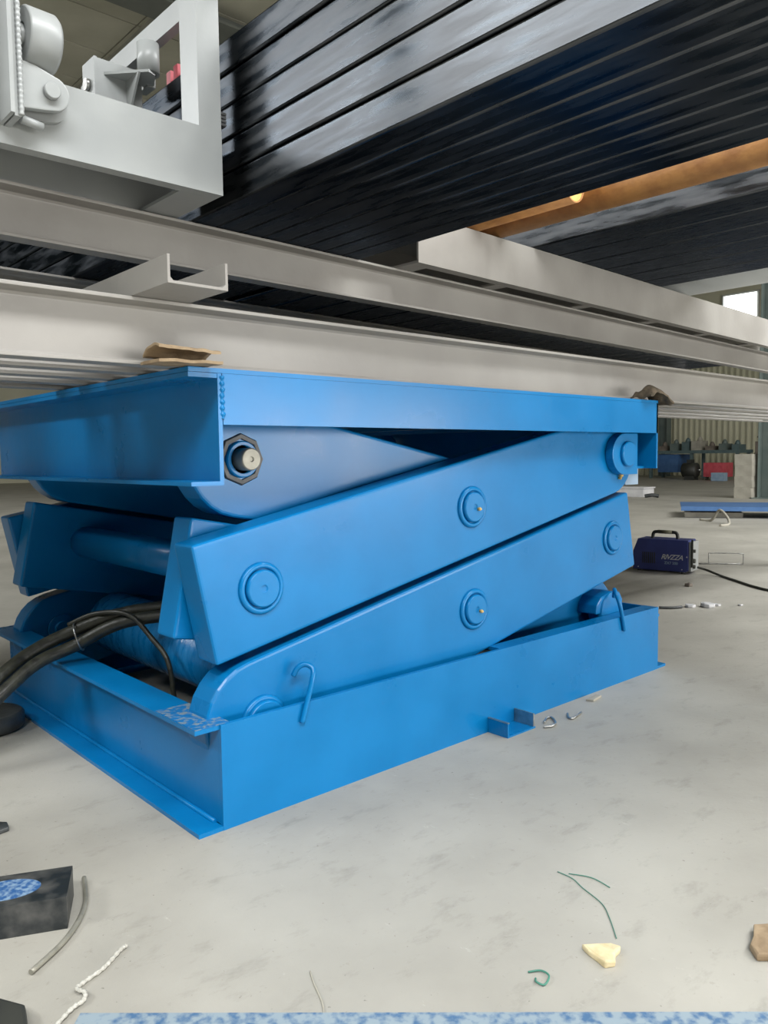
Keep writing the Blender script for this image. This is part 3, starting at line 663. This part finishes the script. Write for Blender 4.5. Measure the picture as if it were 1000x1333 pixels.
def chip(name, pts, h, m, label, cat, seed):
    mb = MB(); c = Vector((sum(p[0] for p in pts)/len(pts), sum(p[1] for p in pts)/len(pts), 0))
    mb.prism(pts, 'Z', 0.0, h); mb._bev(list(mb.bm.faces), h*0.3, 2, 0.6)
    for v in mb.bm.verts:
        if v.co.z > h*0.5: v.co.z += h*0.35*noise.noise(v.co*60+Vector((seed, 0, 0)))
    return tag(mb.build(name, m, None, c), label, cat)
chip('foam_chip', [(0.222, -0.806), (0.238, -0.826), (0.262, -0.838), (0.262, -0.858), (0.240, -0.860), (0.222, -0.872), (0.205, -0.862), (0.210, -0.845), (0.214, -0.826)], 0.012, 'foam', 'pale yellow ragged chip lying on bare floor', 'chip', 1)
chip('cardboard_scrap', [(0.487, -0.985), (0.520, -1.010), (0.515, -1.05), (0.45, -1.07), (0.405, -1.025), (0.425, -1.005), (0.45, -1.0)], 0.014, 'card', 'torn brown cardboard scrap lying on bare floor', 'cardboard', 2)
rod('green_wire', [(0.105, -0.782, 0.002), (0.121, -0.796, 0.004), (0.117, -0.815, 0.006), (0.098, -0.820, 0.003), (0.093, -0.808, 0.004), (0.101, -0.800, 0.002)], 0.0016, 'green_wire', 'short curl of dark green wire on the floor', 'wire', 8)
rod('green_thread', [(0.40, -0.63, 0.002), (0.40, -0.665, 0.002), (0.385, -0.70, 0.002), (0.365, -0.755, 0.002), (0.335, -0.79, 0.002), (0.29, -0.832, 0.002)], 0.0009, 'green_wire', 'thin green thread curving towards the pale yellow chip', 'thread', 6)
rod('green_thread', [(0.41, -0.65, 0.002), (0.43, -0.69, 0.002), (0.425, -0.735, 0.002)], 0.001, 'green_wire', 'short green thread lying beside a longer curved one', 'thread', 6)
rod('grass_stalk', [(-0.155, -0.535, 0.002), (-0.168, -0.562, 0.002), (-0.185, -0.605, 0.002), (-0.20, -0.63, 0.002)], 0.0013, 'sack', 'thin pale stalk on bare floor before the blue strip', 'stalk', 6)
# blue strip along the near edge
sp = MB().box(-0.0, 1.6, -0.30, 0, 0.0, 0.006, 0.001).build('painted_strip', 'strip')
sp.location = (-0.474, -0.377, 0); sp.rotation_euler = (0, 0, math.atan2(-1.087+0.375, 0.296+0.467))
tag(sp, 'flat steel strip with scuffed blue paint lying along the floor', 'strip')
dk = MB(); dk.prism([(-0.60, -0.20), (-0.535, -0.318), (-0.56, -0.42), (-0.75, -0.42), (-0.75, -0.20)], 'Z', 0, 0.02, 0.006)
tag(dk.build('rubber_mat', 'plastic', None, (-0.65, -0.3, 0)), 'black rubber mat corner beside the twine', 'mat')
dk = MB(); dk.prism([(-0.36, 0.34), (-0.355, 0.37), (-0.40, 0.42), (-0.46, 0.40), (-0.44, 0.33)], 'Z', 0, 0.012, 0.004)
tag(dk.build('steel_scrap', 'dark_steel', None, (-0.4, 0.37, 0)), 'dark flat steel scrap on the floor, left of the base corner', 'scrap')
dk = MB().lathe([(0.10, 0), (0.11, 0.01), (0.11, 0.045), (0.10, 0.055)], (-0.19, 1.12, 0), (0, 0, 1), 32)
tag(dk.build('dark_disc', 'dark_steel', None, (-0.19, 1.12, 0)), 'dark round steel disc on the floor beside the low blue end rail', 'disc')
# offcuts by the lift foot
rod('wire_offcut', [(1.075, -0.098, 0.004), (1.10, -0.112, 0.005), (1.135, -0.10, 0.004), (1.165, -0.062, 0.004), (1.15, -0.055, 0.004), (1.11, -0.075, 0.004)], 0.0035, 'bare', 'bent bright wire offcut beside the foot lug', 'wire')
rod('wire_offcut', [(1.235, -0.075, 0.004), (1.205, -0.10, 0.004), (1.21, -0.115, 0.004), (1.275, -0.10, 0.004)], 0.0035, 'bare', 'V-shaped grey wire offcut on the floor along the blue rail', 'wire', 10, 3)
chip('paper_scrap', [(1.40, -0.035), (1.47, -0.03), (1.475, -0.05), (1.41, -0.06)], 0.008, 'sack', 'small pale scrap lying against the blue rail foot', 'scrap', 5)
rp = random.Random(21)
for k, (x, y, s) in enumerate(((3.22, 0.50, 0.032), (3.29, 0.44, 0.042), (3.36, 0.42, 0.022), (3.45, 0.33, 0.014))):
    pts = [(x+s*(0.7+0.4*rp.random())*math.cos(a*math.pi/4), y+s*(0.7+0.4*rp.random())*math.sin(a*math.pi/4)) for a in range(8)]
    chip('plaster_lump', pts, s*0.5, 'white', '%s white crumbled plaster lump on the floor beyond the lift corner' % ('medium', 'largest', 'small', 'tiny')[k], 'rubble', k); bpy.context.scene.collection.objects[-1]['group'] = 'plaster lumps right of the lift'
rod('dark_offcut', [(3.06, 0.60, 0.008), (3.10, 0.55, 0.008), (3.16, 0.52, 0.008)], 0.007, 'dark_steel', 'short dark rod offcut beside the white plaster lumps', 'rod')
chip('pebble', [(3.86, 0.86), (3.88, 0.84), (3.87, 0.81), (3.84, 0.82), (3.835, 0.85)], 0.02, 'brown', 'small dark pebble on the floor before the welding machine', 'pebble', 9)

# ------------------------------------------------------------------ background of the hall
# low blue trolley bed
tb = thing('platform_trolley', (8.9, 3.2, 0), 'low flat blue platform bed propped on blocks, on the floor behind the welding machine', 'trolley')
tb.rotation_euler = (0, 0, math.radians(-62))
MB().box(-0.25, 2.6, 0.0, 1.0, 0.13, 0.15, 0.004).build('deck_plate', 'far_blue', tb)
MB().box(-0.25, 2.6, -0.012, -0.001, 0.095, 0.15, 0.003).build('side_skirt', 'far_blue', tb)
MB().box(0.85, 0.97, 0.03, 0.15, 0, 0.129, 0.004).build('support_block', 'navy', tb)
MB().box(1.0, 1.15, 0.03, 0.18, 0, 0.129, 0.004).build('support_block', 'brown', tb)
MB().box(-0.2, 0.5, 0.2, 0.8, 0.0, 0.06, 0.004).build('skid', 'sack', tb)
MB().box(1.5, 2.6, 0.02, 0.9, 0.0, 0.129).build('under_box', 'teal', tb)
rod('floor_hose', [(8.55, 3.05, 0.015), (8.50, 2.88, 0.02), (8.42, 2.75, 0.15), (8.30, 2.60, 0.08), (8.12, 2.50, 0.015), (7.9, 2.5, 0.015)], 0.015, 'sack', 'pale hose hanging from the low blue bed', 'hose')
def column(x, y, label):
    c = thing('steel_column', (x, y, 0), label, 'column'); og = (x, y, 0)
    MB().box(x-0.15, x+0.15, y-0.16, y-0.14, 0.02, ZR-0.25).box(x-0.15, x+0.15, y+0.14, y+0.16, 0.02, ZR-0.25).build('flange', 'green_col', c, og)
    MB().box(x-0.01, x+0.01, y-0.139, y+0.139, 0.02, ZR-0.25).build('web', 'green_col', c, og)
    MB().box(x-0.25, x+0.25, y-0.25, y+0.25, 0, 0.02).build('base_plate', 'green_col', c, og)
column(13.7, 4.28, 'green-grey steel column beside the stacked sacks')
column(25.4, 12.6, 'green-grey steel column against the cream wall')
column(25.4, 8.15, 'green-grey steel column beside the brown post')
for k in range(4):
    s_ = MB().box(13.45, 13.95, 4.50, 4.80, 0.001+0.2*k, 0.2+0.2*k, 0.05)
    for v in s_.bm.verts: v.co += Vector((0, 0.03*noise.noise(v.co*6+Vector((k, 0, 0))), 0))
    tag(s_.build('cement_sack', 'sack', None, (13.7, 4.65, 0.2*k)), 'dusty pale sack in the pile beside the column, %s one' % ('bottom', 'second', 'third', 'top')[k], 'sack', 'sacks piled by the column')
# workbench with machines
wbn = thing('workbench', (23.6, 10.4, 0), 'long teal workbench with clutter before the cream wall', 'workbench'); og = (23.6, 10.4, 0)
MB().box(23.2, 24.2, 9.0, 12.0, 0.80, 0.90, 0.01).build('bench_top', 'teal', wbn, og)
for yy in (9.05, 10.5, 11.9):
    MB().box(23.25, 23.35, yy, yy+0.08, 0, 0.80).build('leg', 'teal', wbn, og); MB().box(24.05, 24.15, yy, yy+0.08, 0, 0.80).build('leg', 'teal', wbn, og)
MB().box(23.3, 24.1, 11.0, 11.7, 0.2, 0.78, 0.01).build('cupboard', 'far_blue', wbn, og)
rb_ = random.Random(4)
for k in range(7):
    y0 = 9.1+0.4*k; hh = rb_.uniform(0.12, 0.32)
    mb = MB().box(23.4, 23.9, y0, y0+rb_.uniform(0.2, 0.35), 0.901, 0.9+hh, 0.02).lathe([(0.08, 0), (0.09, 0.02), (0.06, 0.1), (0.03, 0.14)], (23.6, y0+0.12, 0.9+hh-0.005), (0, 0, 1), 12)
    tag(mb.build('bench_part', ['teal', 'green_col', 'brown', 'sack'][k % 4], None, (23.6, y0, 0.9)), '%s machine part on the workbench, %s from the brown post' % (('blue-grey', 'green-grey', 'brown', 'pale')[k % 4], ('first', 'second', 'third', 'fourth', 'fifth', 'sixth', 'seventh')[k]), 'part', 'machine parts on the workbench')
mb = thing('red_cabinet', (22.4, 9.25, 0), 'red metal cabinet on the floor before the workbench', 'cabinet'); og = (22.4, 9.25, 0)
MB().box(22.2, 22.7, 8.95, 9.62, 0.10, 0.52, 0.02).build('body', 'red', mb, og)
MB().box(22.19, 22.199, 9.05, 9.5, 0.15, 0.45).build('door', 'red', mb, og)
for yy in (8.98, 9.52): MB().box(22.25, 22.35, yy, yy+0.06, 0, 0.10).build('foot', 'plastic', mb, og)
mb = thing('pale_crate', (21.7, 8.95, 0), 'pale blue crate on the floor before the red cabinet', 'crate'); og = (21.7, 8.95, 0)
for k in range(3): MB().box(21.6, 21.62, 8.75, 9.1, 0.01+0.08*k, 0.08+0.08*k).build('slat', 'pale_blue', mb, og)
MB().box(21.625, 21.9, 8.75, 9.1, 0.0, 0.24, 0.005).build('box', 'pale_blue', mb, og)
mt = thing('electric_motor', (22.2, 10.0, 0), 'dark electric motor on feet before the blue cupboard', 'motor'); og = (22.2, 10.0, 0)
MB().lathe([(0.12, 0), (0.22, 0.04), (0.22, 0.45), (0.12, 0.5)], (22.2, 9.78, 0.30), (0, 1, 0), 24).build('housing', 'plastic', mt, og)
MB().box(22.05, 22.35, 9.85, 10.15, 0, 0.12, 0.01).build('foot', 'plastic', mt, og)
MB().cyl((22.2, 9.70, 0.30), (0, 1, 0), 0.04, 0.1, 12).build('shaft', 'bare', mt, og)
MB().box(22.1, 22.3, 9.95, 10.1, 0.5, 0.62, 0.01).build('terminal_box', 'plastic', mt, og)
bp_ = thing('brown_post', (24.2, 8.75, 0), 'thick brown machine post standing between cabinet and column', 'post'); og = (24.2, 8.75, 0)
MB().box(24.05, 24.35, 8.65, 8.88, 0, 1.15, 0.02).build('shaft', 'brown', bp_, og)
MB().lathe([(0.05, 0), (0.05, 0.1), (0.12, 0.12), (0.12, 0.16), (0.03, 0.2)], (24.2, 8.76, 1.149), (0, 0, 1), 14).build('cap', 'brown', bp_, og)
for k in range(3):
    tag(MB().box(24.4, 24.5, 8.95+0.14*k, 9.05+0.14*k, 0, 0.8-0.05*k, 0.01).build('plank', 'brown', None, (24.45, 9.0+0.14*k, 0)), 'upright brown plank beside the brown post, %s of the three' % ('tallest', 'middle one', 'shortest')[k], 'plank', 'planks standing by the brown post')
# white block and blue box beyond the lift's right end
wbx = thing('white_box', (13.1, 6.7, 0), 'white flat box lying on the floor beyond the lift', 'box'); og = (13.1, 6.7, 0)
MB().box(12.9, 13.3, 6.3, 6.95, 0, 0.16, 0.01).build('carton', 'white', wbx, og); MB().box(12.88, 13.32, 6.28, 6.97, 0.161, 0.185, 0.005).build('lid', 'white', wbx, og)
rod('dark_offcut', [(12.75, 6.18, 0.03), (12.8, 6.05, 0.05), (12.85, 5.95, 0.03)], 0.035, 'dark_steel', 'dark metal offcut on the floor beside the white box', 'scrap')
# unseen cabinet added left of the lift to shade its open side
tc_ = thing('added_shade_cabinet', (-1.2, 2.1, 0), 'tall grey-green steel cabinet, unseen, added behind the hoses to shade the lift', 'cabinet'); og = (-1.2, 2.1, 0)
MB().box(-1.95, -0.45, 1.62, 2.62, 0.08, 1.85, 0.006).build('body', 'green_col', tc_, og)
for x0 in (-1.94, -1.195):
    d_ = MB().box(x0, x0+0.735, 1.60, 1.618, 0.10, 1.83, 0.004).build('door', 'green_col', tc_, og)
    MB().box(x0+(0.66 if x0 < -1.5 else 0.05), x0+(0.68 if x0 < -1.5 else 0.07), 1.575, 1.599, 0.9, 1.05, 0.004).build('handle', 'plastic', d_, og)
for xx in (-1.93, -0.53):
    for yy in (1.64, 2.54): MB().box(xx, xx+0.06, yy, yy+0.06, 0, 0.079).build('foot', 'plastic', tc_, og)
